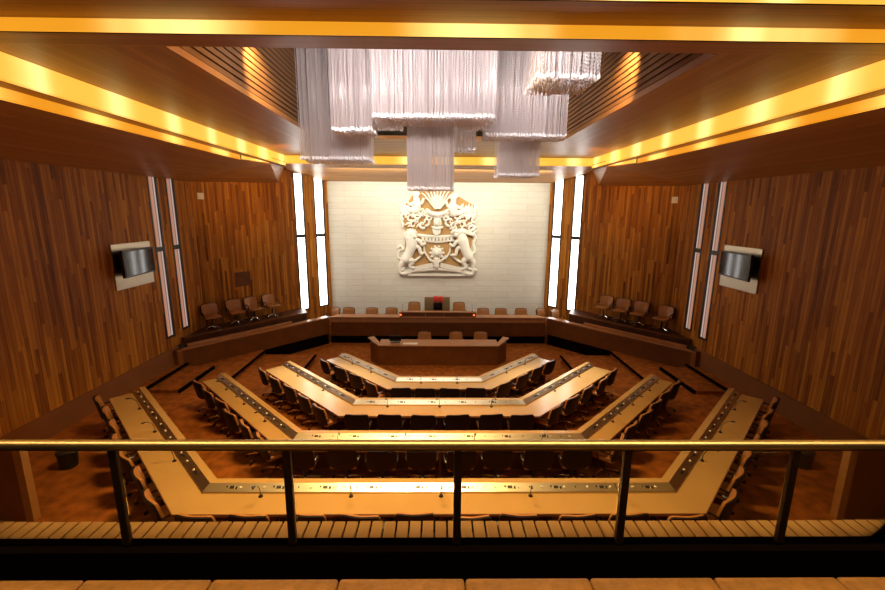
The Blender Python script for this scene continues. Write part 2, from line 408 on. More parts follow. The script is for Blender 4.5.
struct(MB().prism([(-WX - .3, -3.2, 0), (WX + .3, -3.2, 0), (WX + .3, 15.1, 0), (BX + .2, 19.6, 0), (-BX - .2, 19.6, 0), (-WX - .3, 15.1, 0)], (0, 0, -0.2)), 'floor', 'carpet')
struct(MB().prism([(-WX - .3, -3.2, ZT), (WX + .3, -3.2, ZT), (WX + .3, 15.1, ZT), (BX + .2, 19.6, ZT), (-BX - .2, 19.6, ZT), (-WX - .3, 15.1, ZT)], (0, 0, 0.2)), 'ceiling', 'black_void')

# carpeted tiers: octagon rings about C
def ring_pts(r, yend=17.0):
    k = 0.4142 * r
    return [(-r, yend), (-r, C.y - k), (-k, C.y - r), (k, C.y - r), (r, C.y - k), (r, yend)]
TIERS = [(4.65, 0.28), (6.5, 0.46), (8.3, 0.65)]
FLOORZ = [0.0, 0.28, 0.46, 0.65]
outer = [(-WX + .01, 17.0), (-WX + .01, 10.6), (-WX + .01, 2.2), (WX - .01, 2.2), (WX - .01, 10.6), (WX - .01, 17.0)]
for i, (r, z) in enumerate(TIERS):
    a = ring_pts(r, 15.0); b = ring_pts(TIERS[i + 1][0], 15.0) if i < 2 else [(x, min(y, 15.0)) for x, y in outer]
    m = MB()
    for k in range(5):
        m.prism([(*a[k], 0.0), (*a[k + 1], 0.0), (*b[k + 1], 0.0), (*b[k], 0.0)], (0, 0, z))
    struct(m, 'floor', 'carpet')
    # riser edge with its shadow painted in as a black strip
    m = MB()
    for k in range(5):
        a2 = ring_pts(r - 0.07, 15.0)
        m.prism([(*a2[k], z - 0.05), (*a2[k + 1], z - 0.05), (*a[k + 1], z - 0.05), (*a[k], z - 0.05)], (0, 0, 0.052))
    struct(m, 'trim_%d' % (i + 1), 'black_void')
for sx in (-1, 1):
    m = MB().box(sx * 7.42, sx * 8.24, 11.2, 13.1, 0.46, 0.555); struct(m, 'floor', 'carpet')
    m = MB().box(sx * 7.36, sx * 7.42, 11.2, 13.1, 0.46, 0.56); struct(m, 'trim_4', 'black_void')  # step edge, its shadow painted in black

# ------------------------------------------------------------ ceiling
TZ = 7.60
def cw(poly, dz, uvdir=None):
    """ceiling slab with metre UVs; poly 3D points; uvdir = board direction"""
    m = MB(); P = [Vector(p) for p in poly]; D = Vector((0, 0, dz))
    n = (P[1] - P[0]).cross(P[2] - P[0]).normalized()
    v = Vector(uvdir or (0, 1, 0)); v = (v - n * v.dot(n)).normalized(); u = v.cross(n)
    uv = [(p.dot(u) + 50, p.dot(v) + 50) for p in P]
    m.add(P, [tuple(range(len(P)))], [uv]); m.add([p + D for p in P], [tuple(range(len(P)))], [uv])
    for i in range(len(P)):
        j = (i + 1) % len(P)
        m.add([P[i], P[j], P[j] + D, P[i] + D], [(0, 1, 2, 3)], [[uv[i], uv[j], (uv[j][0], uv[j][1] + dz), (uv[i][0], uv[i][1] + dz)]])
    return m
FY = 5.40; WY0, WY1 = 5.80, 12.6; RX = 5.8; WELL = 3.5; RY = 16.5
struct(cw([(-RX, FY, TZ), (RX, FY, TZ), (RX, WY0, TZ), (-RX, WY0, TZ)], 0.1, (1, 0, 0)), 'ceiling', 'ceiling_wood')
struct(cw([(-RX, WY1, TZ), (RX, WY1, TZ), (RX, RY, TZ), (-RX, RY, TZ)], 0.1, (1, 0, 0)), 'ceiling', 'ceiling_wood')
for sx in (-1, 1):
    struct(cw([(sx * RX, WY0, TZ), (sx * WELL, WY0, TZ), (sx * WELL, WY1, TZ), (sx * RX, WY1, TZ)], 0.1, (0, 1, 0)), 'ceiling', 'ceiling_wood')
    # horizontal boards with dark gaps up the sides of the well
    m = MB(); z = TZ + 0.11
    while z < ZT - 0.12:
        m.box(sx * WELL, sx * (WELL + 0.03), WY0, WY1, z, z + 0.080); z += 0.11
    struct(m, 'trim_5', 'slat_wood')
    struct(MB().box(sx * (WELL + 0.04), sx * (WELL + 0.07), WY0, WY1, TZ + 0.1, ZT), 'trim_6', 'black_void')
    # fascias beside the lit slots
    struct(cw([(sx * RX, -3, 7.23), (sx * 6.02, -3, 7.20), (sx * 6.02, 13.2, 7.20), (sx * 5.98, 15.4, 7.22), (sx * RX, 16.5, 7.23)], 0.03), 'ceiling', 'ceiling_wood')
    # outer sloping soffit
    struct(cw([(sx * 6.0, -3, 7.02), (sx * WX, -3, 6.53), (sx * WX, 15.0, 6.53), (sx * 6.0, 13.2, 7.06)], 0.02), 'ceiling', 'ceiling_wood')
    # wedge shaped soffit over the splayed wall
    n2 = Vector((BX - WX, BY - YD0)).normalized()
    wp = lambda s: (sx * (WX + n2.x * dl * s), YD0 + n2.y * dl * s)
    A = (sx * WX, 15.0, 6.53); B = (*wp(0.585), 6.66); D_ = (*wp(0.65), 7.32); E_ = (sx * 6.0, 13.2, 7.06); C_ = (sx * 5.95, 15.4, 7.18)
    for poly, d in (((E_, A, C_), (1, 0.3, 0)), ((A, B, C_), (0.64, 0.77, 0)), ((C_, B, D_), (0, 1, 0))):
        if sx < 0: poly = poly
        struct(cw(list(poly), 0.03, (d[0] * -sx, d[1], d[2])), 'ceiling', 'ceiling_wood')
# lower plane between the rear slot and the stone wall
struct(cw([(-6.0, RY, 7.31), (6.0, RY, 7.31), (6.2, 17.85, 7.2), (BX, BY, 6.86), (-BX, BY, 6.86), (-6.2, 17.85, 7.2)], 0.03, (1, 0, 0)), 'ceiling', 'ceiling_wood')
for sx in (-1, 1):
    struct(cw([(sx * 5.8, 15.2, 7.34), (sx * 6.0, 15.2, 7.34), (sx * 6.4, 17.85, 7.34), (sx * 5.8, 17.2, 7.34)], 0.03), 'ceiling', 'ceiling_wood')
# beam over the gallery
struct(cw([(-WX, 4.80, 7.74), (WX, 4.80, 7.74), (WX, FY, 7.74), (-WX, FY, 7.74)], 0.05, (1, 0, 0)), 'ceiling', 'ceiling_wood')
struct(cw([(-WX, -3, 7.98), (WX, -3, 7.98), (WX, 4.80, 7.98), (-WX, 4.80, 7.98)], 0.05, (1, 0, 0)), 'ceiling', 'ceiling_wood')

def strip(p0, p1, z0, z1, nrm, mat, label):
    """ceiling slot strip: housing and an emissive face in place of lamp-lit wood; nrm points into the room. z0 = bottom (pair allowed)"""
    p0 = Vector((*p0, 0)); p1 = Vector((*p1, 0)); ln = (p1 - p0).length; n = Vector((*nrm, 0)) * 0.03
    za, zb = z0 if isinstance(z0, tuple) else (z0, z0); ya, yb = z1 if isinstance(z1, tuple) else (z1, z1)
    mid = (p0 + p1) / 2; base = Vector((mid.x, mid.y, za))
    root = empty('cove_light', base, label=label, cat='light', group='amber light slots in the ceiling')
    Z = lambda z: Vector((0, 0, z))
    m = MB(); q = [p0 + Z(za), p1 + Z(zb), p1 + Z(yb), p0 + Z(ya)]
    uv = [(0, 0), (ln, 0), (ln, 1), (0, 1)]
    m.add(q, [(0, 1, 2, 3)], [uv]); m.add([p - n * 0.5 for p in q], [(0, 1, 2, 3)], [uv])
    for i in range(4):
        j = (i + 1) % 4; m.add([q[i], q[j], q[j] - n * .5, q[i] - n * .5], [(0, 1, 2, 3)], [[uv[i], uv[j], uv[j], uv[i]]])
    m.build('glow_face', mat, root, base, weld=True)
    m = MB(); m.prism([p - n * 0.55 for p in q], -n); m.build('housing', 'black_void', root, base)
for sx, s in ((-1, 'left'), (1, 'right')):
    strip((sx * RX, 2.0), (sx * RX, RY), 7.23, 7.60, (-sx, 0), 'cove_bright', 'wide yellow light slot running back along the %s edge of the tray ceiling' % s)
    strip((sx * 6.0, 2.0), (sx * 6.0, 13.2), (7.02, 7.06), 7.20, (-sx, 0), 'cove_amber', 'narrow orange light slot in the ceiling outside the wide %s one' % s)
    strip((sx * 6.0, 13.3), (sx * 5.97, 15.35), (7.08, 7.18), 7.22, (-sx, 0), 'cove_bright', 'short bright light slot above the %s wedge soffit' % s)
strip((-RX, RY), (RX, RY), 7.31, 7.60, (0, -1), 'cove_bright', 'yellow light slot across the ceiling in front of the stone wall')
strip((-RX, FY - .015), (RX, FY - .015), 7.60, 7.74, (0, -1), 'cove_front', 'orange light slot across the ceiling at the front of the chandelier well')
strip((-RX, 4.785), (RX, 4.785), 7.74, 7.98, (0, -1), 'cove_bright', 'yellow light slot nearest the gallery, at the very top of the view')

# ------------------------------------------------------------ dais: long bench, side benches, side platforms
BZ = 1.15
LP0 = Vector((8.40, 12.9)); LP1 = Vector((4.62, 17.3))
def bench_panel(pts, z0, z1, depth, name, topname, root, base, mat='panel_wood', top='bench_top_wood'):
    """pts = front line; panel + top board"""
    for a, b in zip(pts[:-1], pts[1:]):
        a = Vector(a); b = Vector(b); d = (b - a).normalized(); n = Vector((-d.y, d.x))
        if n.y < 0: n = -n
        m = MB().prism([(*a, z0), (*b, z0), (*(b + n * 0.05), z0), (*(a + n * 0.05), z0)], (0, 0, z1 - z0 - 0.05)); m.build(name, mat, root, base)
struct(MB().prism([(-4.65, 17.42, 0.0), (4.65, 17.42, 0.0), (6.5, 17.45, 0), (BX + 0.0, BY, 0.0), (-BX, BY, 0.0), (-6.5, 17.45, 0.0)], (0, 0, 0.40)), 'floor', 'carpet')
root = empty('dais_bench', (0, 17.35, 0), label='long brown wooden dais bench in front of the white stone wall', cat='bench')
base = root.location.copy()
MB().box(-4.62, 4.62, 17.35, 17.42, 0, BZ - 0.05).build('front_panel', 'panel_wood', root, base)
MB().prism([(-4.70, 17.28, BZ - 0.05), (4.70, 17.28, BZ - 0.05), (4.30, 17.8, BZ - 0.05), (-4.30, 17.8, BZ - 0.05)], (0, 0, 0.05)).build('bench_top', 'bench_top_wood', root, base)
MB().box(-4.64, 4.64, 17.33, 17.35, BZ - 0.24, BZ - 0.08).build('upper_band', 'bench_top_wood', root, base)
MB().box(-4.6, 4.6, 17.30, 17.35, 0, 0.30).build('plinth', 'black_void', root, base)  # black height stands in for the shadow below the bench
for sx, s in ((-1, 'left'), (1, 'right')):
    a = Vector((sx * LP0.x, LP0.y)); b = Vector((sx * LP1.x, LP1.y)); d = (b - a).normalized(); n = Vector((sx * d.y * -1 * sx, 0)); n = Vector((-d.y, d.x)) if sx < 0 else Vector((d.y, -d.x))
    if n.y < 0: n = -n
    root = empty('side_bench', (*((a + b) / 2), 0.3), label='%s angled bench joining the dais to the planked side wall' % s, cat='bench')
    base = root.location.copy()
    P = lambda t, o, z: (*(a + (b - a) * t + n * o), z)
    MB().prism([P(0, 0.04, 0), P(1, 0.04, 0), P(1, 0.11, 0), P(0, 0.11, 0)], (0, 0, BZ - 0.05)).build('front_panel', 'panel_wood', root, base)
    MB().prism([P(0, 0.0, BZ - .05), P(1, 0.0, BZ - .05), P(1, 0.30, BZ - .05), P(0, 0.12, BZ - .05)], (0, 0, 0.05)).build('bench_top', 'bench_top_wood', root, base)
    MB().prism([P(0.02, -0.02, 0), P(0.98, -0.02, 0), P(0.98, 0.04, 0), P(0.02, 0.04, 0)], (0, 0, 0.42)).build('plinth', 'black_void', root, base)  # shadow at the bench foot put in as a black strip
    # end face against the side wall
    struct(MB().prism([(sx * 8.40, 12.9, 0), (sx * 8.60, 12.9, 0), (sx * 8.60, 13.1, 0), (sx * 8.3, 13.1, 0)], (0, 0, BZ)), 'trim_7', 'dado')
    # raised side platform with a kerb board
    e0 = Vector((sx * 8.5, 13.45)); e1 = Vector((sx * 5.5, 17.05))
    w0 = (sx * (WX - 0.01), 13.6); w1 = (sx * (WX - 0.01), 15.0); w2 = (sx * (BX + 0.95), BY - 1.15)
    m = MB().prism([(*e0, 0), (*e1, 0), (*w2, 0), (*w1, 0), (*w0, 0)], (0, 0, 1.36)); struct(m, 'floor', 'dark_wood')
    d2 = (e1 - e0).normalized(); n3 = Vector((-d2.y, d2.x)); n3 = n3 if n3.y > 0 else -n3
    m = MB().prism([(*(e0 - n3 * 0.02), 1.36), (*(e1 - n3 * 0.02), 1.36), (*(e1 + n3 * 0.1), 1.36), (*(e0 + n3 * 0.1), 1.36)], (0, 0, 0.05)); struct(m, 'trim_8', 'panel_wood')
    m = MB().prism([(*(e0 - n3 * 0.34), 1.16), (*(e1 - n3 * 0.34 - d2 * 0.9), 1.16), (*(e1 - n3 * 0.24 - d2 * 0.9), 1.16), (*(e0 - n3 * 0.24), 1.16)], (0, 0, 0.09))
    struct(m, 'trim_9', 'bench_top_wood')

# raised desk consoles on the dais
for (x0, x1, lab) in ((-1.68, -0.56, 'left'), (-0.54, 0.04 + 0.18, 'middle'), (0.24, 1.62, 'right')):
    root = empty('desk_lectern', ((x0 + x1) / 2, 17.52, BZ), label='%s raised wooden reading desk on the centre of the dais bench' % lab, cat='lectern', group='reading desks on the dais')
    b = root.location.copy()
    MB().rbox(x0, x1, 17.42, 17.62, BZ, BZ + 0.18, 0.008).build('body', 'panel_wood', root, b)
    MB().rbox(x0 - 0.01, x1 + 0.01, 17.39, 17.66, BZ + 0.18, BZ + 0.205, 0.006).build('top', 'bench_top_wood', root, b)
for x, lab in ((-1.62, 'left'), (1.52, 'right')):
    root = empty('signal_lamp', (x, 17.36, BZ + 0.0), label='small red signal lamp at the %s end of the raised dais desks' % lab, cat='lamp', group='red signal lamps')
    b = root.location.copy()
    MB().rbox(x - 0.05, x + 0.05, 17.31, 17.385, BZ, BZ + 0.06, 0.01).build('lamp_base', 'black_plastic', root, b)
    MB().ell((x, 17.35, BZ + 0.085), (0.04, 0.04, 0.045)).build('bulb', 'red_lamp', root, b, smooth=True)

# clerks' front desk
root = empty('clerks_desk', (0, 14.9, 0), label="wooden clerks' desk with flared raised ends in front of the dais", cat='desk')
b = root.location.copy()
hx = 2.2
MB().prism([(-hx, 14.86, 0), (hx, 14.86, 0), (hx, 14.91, 0), (-hx, 14.91, 0)], (0, 0, 0.74)).build('front_panel', 'panel_wood', root, b)
MB().prism([(-hx, 14.80, .74), (hx, 14.80, .74), (hx, 15.55, .74), (-hx, 15.55, .74)], (0, 0, 0.04)).build('desktop', 'bench_top_wood', root, b)
for sx in (-1, 1):
    MB().prism([(sx * hx, 14.86, 0), (sx * (hx + .38), 15.35, 0), (sx * (hx + .33), 15.39, 0), (sx * (hx - .03), 14.93, 0)], (0, 0, 0.74)).build('side_panel', 'panel_wood', root, b)
    MB().prism([(sx * hx, 14.80, .74), (sx * (hx + .48), 15.42, .86), (sx * (hx + .26), 15.55, .86), (sx * (hx), 15.2, .74)], (0, 0, 0.04)).build('end_flap', 'bench_top_wood', root, b)
    MB().box(sx * 2.0, sx * 1.95, 14.95, 15.5, 0, 0.74).build('leg', 'panel_wood', root, b)
# monitor on it
root = empty('monitor', (-1.62, 15.2, 0.78), label="small black monitor on the left end of the clerks' desk", cat='monitor')
b = root.location.copy()
MB().rbox(-1.80, -1.44, 15.1, 15.3, .78, .80, 0.006).build('stand', 'black_plastic', root, b)
MB().rbox(-1.64, -1.60, 15.2, 15.23, .79, .90, 0.006).build('neck', 'black_plastic', root, b)
MB().rbox(-1.84, -1.40, 15.15, 15.19, .84, 1.04, 0.008).build('display', 'screen', root, b)
o = MB().rbox(-1.32, -0.78, 14.92, 15.14, .78, .786, 0.002).build('paper', 'paper', None, (-1.05, 15.03, .78)); tag(o, "white sheet of paper beside the monitor on the clerks' desk", 'paper')

for o in COL.objects:
    if o.name in ('clerks_desk', 'monitor', 'paper'): o.location.y -= 0.2
# ------------------------------------------------------------ row desks
RIN = [2.80, 4.78, 6.65, 8.45]
DZ = [0.78, 1.03, 1.21, 1.40]
DEP = [0.68, 0.74, 0.54, 0.66]
TENDS = [1.72, 1.62, 1.50, 1.42]
TEND = 1.6
ROWN = ['innermost', 'second', 'third', 'outermost']
s2 = math.sqrt(0.5)
def pos(side, r, t):
    """side 'C': t along +x from the middle; 'L'/'R': t outward along the wing from its apothem foot"""
    if side == 'C': return Vector((t, C.y - r))
    sx = -1 if side == 'L' else 1
    return Vector((sx * s2 * r + sx * s2 * t, C.y - s2 * r + s2 * t))
def seg(side, prof, mb=None, tend=None, t0=None):
    tend = TEND if tend is None else tend
    """extrude (r,z) profile along one segment with mitred ends"""
    mb = mb or MB(); n = len(prof)
    va = []; vb = []
    for r, z in prof:
        k = 0.41421 * r
        if side == 'C': a = pos('C', r, -k); b = pos('C', r, k)
        else: a = pos(side, r, -k if t0 is None else t0); b = pos(side, r, tend)
        va.append((*a, z)); vb.append((*b, z))
    fs = [(i, (i + 1) % n, (i + 1) % n + n, i + n) for i in range(n)] + [tuple(range(n)), tuple(range(n, 2 * n))]
    return mb.add(va + vb, fs)
SIDE = {'L': 'left', 'C': 'centre', 'R': 'right'}
def facing(side):
    """heading of a chair facing the centre"""
    return {'C': 0.0, 'L': R(-45), 'R': R(45)}[side]
for i in range(4):
    r0 = RIN[i]; z = DZ[i]; fz = FLOORZ[i]; r1 = r0 + DEP[i]; TEND = TENDS[i]
    root = empty('conference_desk', (0, C.y - r0, fz), label='%s tan three-sided council desk with a metal console strip%s' % (['innermost and smallest', 'second from the dais, glossy,', 'third from the dais,', 'outermost and longest'][i], ''), cat='desk', group='three-sided council desks')
    b = root.location.copy()
    for sd in 'LCR':
        seg(sd, [(r0, z - .035), (r1, z - .035), (r1, z), (r0, z)]).build('desktop', 'desk_laminate', root, b)
        seg(sd, [(r1, z - .04), (r1 + .012, z - .04), (r1 + .012, z), (r1, z)]).build('edge_band', 'desk_edge', root, b)
        c = seg(sd, [(r0 - .02, z + .001), (r0 + .235, z + .001), (r0 + .225, z + .02), (r0 + .09, z + .085), (r0 - .02, z + .085)]).build('console', 'desk_laminate', root, b)
        seg(sd, [(r0 + .222, z + .024), (r0 + .095, z + .086), (r0 + .097, z + .090), (r0 + .226, z + .028)]).build('console_plate', 'console_metal', c, b)
        seg(sd, [(r0 + .03, fz + .02), (r0 + .06, fz + .02), (r0 + .06, z - .036), (r0 + .03, z - .036)]).build('modesty_panel', 'panel_wood', root, b)
        # panel legs
        k = 0.414 * r0
        ts = ([-k + .1, 0, k - .1] if sd == 'C' else [TEND - .05, (TEND - k) / 2])
        for t in ts:
            m = MB(); q = [pos(sd, r0 + .07, t - .02), pos(sd, r0 + .07, t + .02), pos(sd, r1 - .12, t + .02), pos(sd, r1 - .12, t - .02)]
            m.prism([(*p, fz) for p in q], (0, 0, z - .036 - fz)).build('leg', 'dark_wood', root, b)
        # sockets and round buttons along the console plate
        lo, hi = ((-k + .15, k - .15) if sd == 'C' else (-k + .25, TEND - .15))
        nseat = max(2, round((hi - lo) / 0.36)); m1 = MB(); m2 = MB()
        for j in range(nseat):
            t = lo + (hi - lo) * (j + 0.5) / nseat
            rr = r0 + .16; zz = z + .0615
            p = pos(sd, rr, t); pd = pos(sd, rr, t + .01) - p; pr = pos(sd, rr + .01, t) - p
            up = Vector((pr.x, pr.y, -.0047)).normalized(); al = Vector((pd.x, pd.y, 0)).normalized(); nr = al.cross(up)
            if nr.z < 0: nr = -nr
            cc = Vector((*p, zz))
            if j % 2 == 0:
                m1.obox(cc + al * 0.0, al, up, nr, .035, .02, .006); m1.obox(cc + al * .07 + up * .008, al, up, nr, .015, .02, .006); m1.obox(cc - al * .075 - up * .01, al, up, nr, .012, .012, .006)
            else:
                m1.obox(cc - al * .05, al, up, nr, .01, .01, .006)
            q = cc + al * .13
            m2.tube([q - nr * .002, q + nr * .010], [.020, .016], 10)
        m1.build('socket', 'console_dark', c, b)['kind'] = 'stuff'
        m2.build('button', 'white_plastic', c, b)['kind'] = 'stuff'

# seat number at the right end of the outermost console
fc = bpy.data.curves.new('seat_number', 'FONT'); fc.body = '14'; fc.size = 0.13; fc.extrude = 0.001; fc.align_x = 'CENTER'; fc.align_y = 'CENTER'
fo = bpy.data.objects.new('tmp_text', fc); COL.objects.link(fo)
dg = bpy.context.evaluated_depsgraph_get(); me = bpy.data.meshes.new_from_object(fo.evaluated_get(dg)); bpy.data.objects.remove(fo)
no = bpy.data.objects.new('seat_number', me); COL.objects.link(no); me.materials.clear(); me.materials.append(M['console_dark'])
desk4 = [o for o in bpy.data.objects if o.name.startswith('conference_desk')][-1]
no.parent = desk4; no.location = Vector((2.72, C.y - (RIN[3] + .16), DZ[3] + .068)) - desk4.location; no.rotation_euler = (R(26), 0, 0)

# ------------------------------------------------------------ swivel chair
def arm_pts(sx):
    return [(sx * .23, .05, .43), (sx * .285, .05, .46), (sx * .295, .08, .60), (sx * .295, .03, .64), (sx * .29, -.18, .63), (sx * .26, -.23, .60)]
def make_chair(name='swivel_chair', low=False):
    """faces +y; origin on the floor"""
    t = empty(name, (0, 0, 0))
    m = MB().rbox(-.25, .25, -.24, .25, .42, .50, .035, 3); m.build('seat', 'leather_tan', t, smooth=True)
    # curved backrest: cushion in front, dark shell behind
    def back(y0, y1, z0, z1, wd, curve, lean, nz=8, nx=10):
        vs = []; fs = []
        for lay, yy in ((0, y0), (1, y1)):
            for j in range(nz + 1):
                tz = j / nz; z = z0 + (z1 - z0) * tz
                for i in range(nx + 1):
                    tx = i / nx * 2 - 1
                    # rounded corners
                    ww = wd * (1 - 0.10 * abs(2 * tz - 1) ** 6)
                    puff = 0 if lay == 0 else 0.018 * (1 - tx ** 4) * (1 - (2 * tz - 1) ** 4)
                    vs.append((tx * ww, yy - lean * (tz) + curve * tx * tx + puff, z - 0.02 * tx ** 4 * (2 * tz - 1)))
        W = nx + 1; o = (nz + 1) * W
        for j in range(nz):
            for i in range(nx):
                a = j * W + i; fs += [(a, a + 1, a + W + 1, a + W), (o + a, o + a + W, o + a + W + 1, o + a + 1)]
        for j in range(nz):
            a = j * W; fs += [(a, a + W, o + a + W, o + a), (a + nx, o + a + nx, o + a + W + nx, a + W + nx)]
        for i in range(nx):
            fs += [(i, o + i, o + i + 1, i + 1), (nz * W + i, nz * W + i + 1, o + nz * W + i + 1, o + nz * W + i)]
        return MB().add(vs, fs)
    bo = back(-.235, -.195, .50, .885, .262, .05, .08).build('backrest', 'leather_tan', t, smooth=True)
    back(-.268, -.236, .44, .90, .275, .05, .085).build('back_shell', 'chair_shell', t, smooth=True)
    for sx in (-1, 1):
        MB().capsule(arm_pts(sx), .016, 6).build('armrest', 'black_plastic', t, smooth=True)
    MB().cyl((0, 0, .10), .03, .33, 10).add([], []).build('column', 'black_plastic', t, smooth=True)
    m = MB()
    for k in range(5):
        a = 2 * PI * k / 5 + .3
        m.capsule([(0, 0, .12), (math.cos(a) * .15, math.sin(a) * .15, .11), (math.cos(a) * .28, math.sin(a) * .28, .075)], [.03, .024, .016], 6)
    bs = m.build('star_base', 'chrome', t, smooth=True)
    for k in range(5):
        a = 2 * PI * k / 5 + .3; x, y = math.cos(a) * .29, math.sin(a) * .29
        d = Vector((-math.sin(a), math.cos(a), 0)) * .02
        MB().tube([Vector((x, y, .03)) - d, Vector((x, y, .03)) + d], .03, 10).build('caster', 'black_plastic', bs, smooth=True)
    return t
proto = make_chair(); index_kids(proto)
first = [True]
def chair(x, y, z, rz, label, group):
    if first[0]: o = proto; first[0] = False
    else: o = copy_tree(proto)
    o.location = (x, y, z); o.rotation_euler = (0, 0, rz); tag(o, label, 'chair', group)
    return o
NC = [4, 6, 8, 10]; NW = [4, 5, 6, 7]
for i in range(4):
    r1 = RIN[i] + DEP[i]; rc = r1 - .10; fz = FLOORZ[i]; k = .4142 * (r1 + .15); TEND = TENDS[i]
    n = NC[i]
    for j in range(n):
        t = (j - (n - 1) / 2) * min(.74, 2 * (k - .12) / n) + random.uniform(-.035, .035)
        p = pos('C', rc + random.uniform(-.02, .06), t)
        chair(p.x, p.y, fz, random.uniform(-.12, .12), 'dark-backed swivel chair, middle side of the %s council desk, %s from the left' % (ROWN[i], ORD[j + 1]), 'swivel chairs at the council desks')
    n = NW[i]
    for sd in 'LR':
        lo = -k + .55; hi = TEND - .22
        for j in range(n):
            t = hi - (hi - lo) * j / (n - 1) + random.uniform(-.03, .03)
            p = pos(sd, rc + random.uniform(-.02, .06), t)
            chair(p.x, p.y, fz, facing(sd) + random.uniform(-.12, .12), 'dark-backed swivel chair, %s wing of the %s council desk, %s from its far end' % (SIDE[sd], ROWN[i], ORD[j + 1]), 'swivel chairs at the council desks')
# chairs against the splayed walls
wd = Vector((BX - WX, BY - YD0)).normalized()
for sx, s in ((-1, 'left'), (1, 'right')):
    for j, q in enumerate((0.02, 0.165, 0.29, 0.42)):
        w_ = Vector((WX + wd.x * dl * q, YD0 + wd.y * dl * q)); n_ = Vector((-wd.y, wd.x)) ; n_ = Vector((-abs(n_.x), -abs(n_.y)))
        p = w_ + n_ * .50
        if j == 0: p.y -= .10
        chair(sx * p.x, p.y, 1.36, (R(-128) if sx < 0 else R(128)) + random.uniform(-.15, .15), 'tan leather swivel chair on the %s platform, %s from the side wall' % (s, ORD[j + 1]), 'chairs on the side platforms')
    for j, (x, y) in enumerate(((5.35, 17.9), (4.75, 18.1))):
        if sx < 0 and j == 0: continue
        chair(sx * x, y, 0.42, R(180) + sx * -R(-40), 'tan swivel chair low behind the %s angled bench corner%s' % (s, '' if sx < 0 else (', ' + ('outer' if j == 0 else 'inner') + ' of two')), 'chairs behind the dais')
for j, x in enumerate((-4.05, -3.0, -2.13, 2.0, 2.85, 3.75)):
    chair(x, 18.15, 0.40, R(180) + random.uniform(-.08, .08), 'tan swivel chair behind the dais bench, %s of the three %s of the centre' % (['outer', 'middle', 'inner', 'inner', 'middle', 'outer'][j], 'left' if j < 3 else 'right'), 'chairs behind the dais')
for x, s in ((-1.1, 'left'), (0.93, 'right')):
    o = chair(x, 18.25, 0.40, R(180), 'taller tan chair immediately %s of the big presiding chair' % s, 'chairs behind the dais'); o.scale = (1, 1, 1.28)
for j, x in enumerate((-.55, .7, 1.65)):
    chair(x, 15.55, 0.0, R(180) + random.uniform(-.1, .1), "tan swivel chair behind the clerks' desk, %s from the left" % ORD[j + 1], "chairs at the clerks' desk").scale = (1, 1, 1.06)

# presiding chair
root = empty('presiding_chair', (-.06, 18.4, .40), label='large high-backed presiding chair with a red cloth over its top at the dais centre', cat='chair')
b = root.location.copy()
x0 = -.06
MB().rbox(x0 - .34, x0 + .34, 18.15, 18.7, .80, .92, .03).build('seat', 'throne_leather', root, b, smooth=True)
MB().rbox(x0 - .58, x0 + .58, 18.62, 18.76, .75, 1.75, .03).build('backrest', 'throne_leather', root, b, smooth=True)
MB().rbox(x0 - .17, x0 + .24, 18.57, 18.622, 1.16, 1.50, .02).build('back_pad', 'screen', root, b, smooth=True)
m = MB(); m.rbox(x0 - .17, x0 + .03, 18.56, 18.80, 1.55, 1.78, .02); m.rbox(x0 + .05, x0 + .25, 18.56, 18.80, 1.53, 1.77, .02); m.build('cloth', 'red_cloth', root, b, smooth=True)
for sx in (-1, 1):
    MB().rbox(x0 + sx * .36 - .04, x0 + sx * .36 + .04, 18.15, 18.65, 1.0, 1.06, .015).build('armrest', 'dark_wood', root, b, smooth=True)
    for yy in (18.2, 18.6):
        MB().box(x0 + sx * .34 - .03, x0 + sx * .34 + .03, yy - .03, yy + .03, .40, 1.0).build('leg', 'dark_wood', root, b)

# microphones on goosenecks
def make_mic():
    t = empty('microphone', (0, 0, 0))
    MB().cyl((0, 0, 0), .035, .018, 12, .028).build('mic_base', 'black_plastic', t, smooth=True)
    pts = [(0, 0, .015), (0, .0, .10), (0, -.03, .19), (0, -.09, .25), (0, -.15, .27)]
    MB().tube(pts, .006, 6).build('gooseneck', 'black_plastic', t, smooth=True)
    MB().capsule([(0, -.15, .27), (0, -.20, .275)], .014, 8).build('capsule', 'black_plastic', t, smooth=True)
    return t
mic0 = make_mic(); index_kids(mic0); mf = [True]
def mic(x, y, z, rz, label, group='microphones on the council desks'):
    global mf
    if mf[0]: o = mic0; mf[0] = False
    else: o = copy_tree(mic0)
    o.location = (x, y, z); o.rotation_euler = (0, 0, rz); tag(o, label, 'microphone', group)
for i in range(4):
    r = RIN[i] + .29; z = DZ[i]; TEND = TENDS[i]
    for sd in 'LCR':
        n = {'C': [2, 3, 4, 5], 'L': [2, 2, 3, 3], 'R': [2, 2, 3, 3]}[sd][i]; k = .414 * r
        lo, hi = (-k + .25, k - .25) if sd == 'C' else (-k + .6, TEND - .4)
        for j in range(n):
            t = lo + (hi - lo) * (j + .5) / n; p = pos(sd, r, t)
            num = j if sd == 'C' else n - 1 - j
            w_ = 'left end' if sd == 'C' else 'far end'
            mic(p.x, p.y, z + .001, facing(sd) + random.uniform(-.5, .5), 'black gooseneck microphone, %s %s of the %s council desk, %s from its %s' % (SIDE[sd], 'side' if sd == 'C' else 'wing', ROWN[i], ORD[num + 1], w_))
for x, s in ((-1.55, 'left'), (1.45, 'right')):
    mic(x, 17.5, BZ + .206, R(180), 'black microphone on the %s raised reading desk of the dais' % s, 'microphones on the dais')

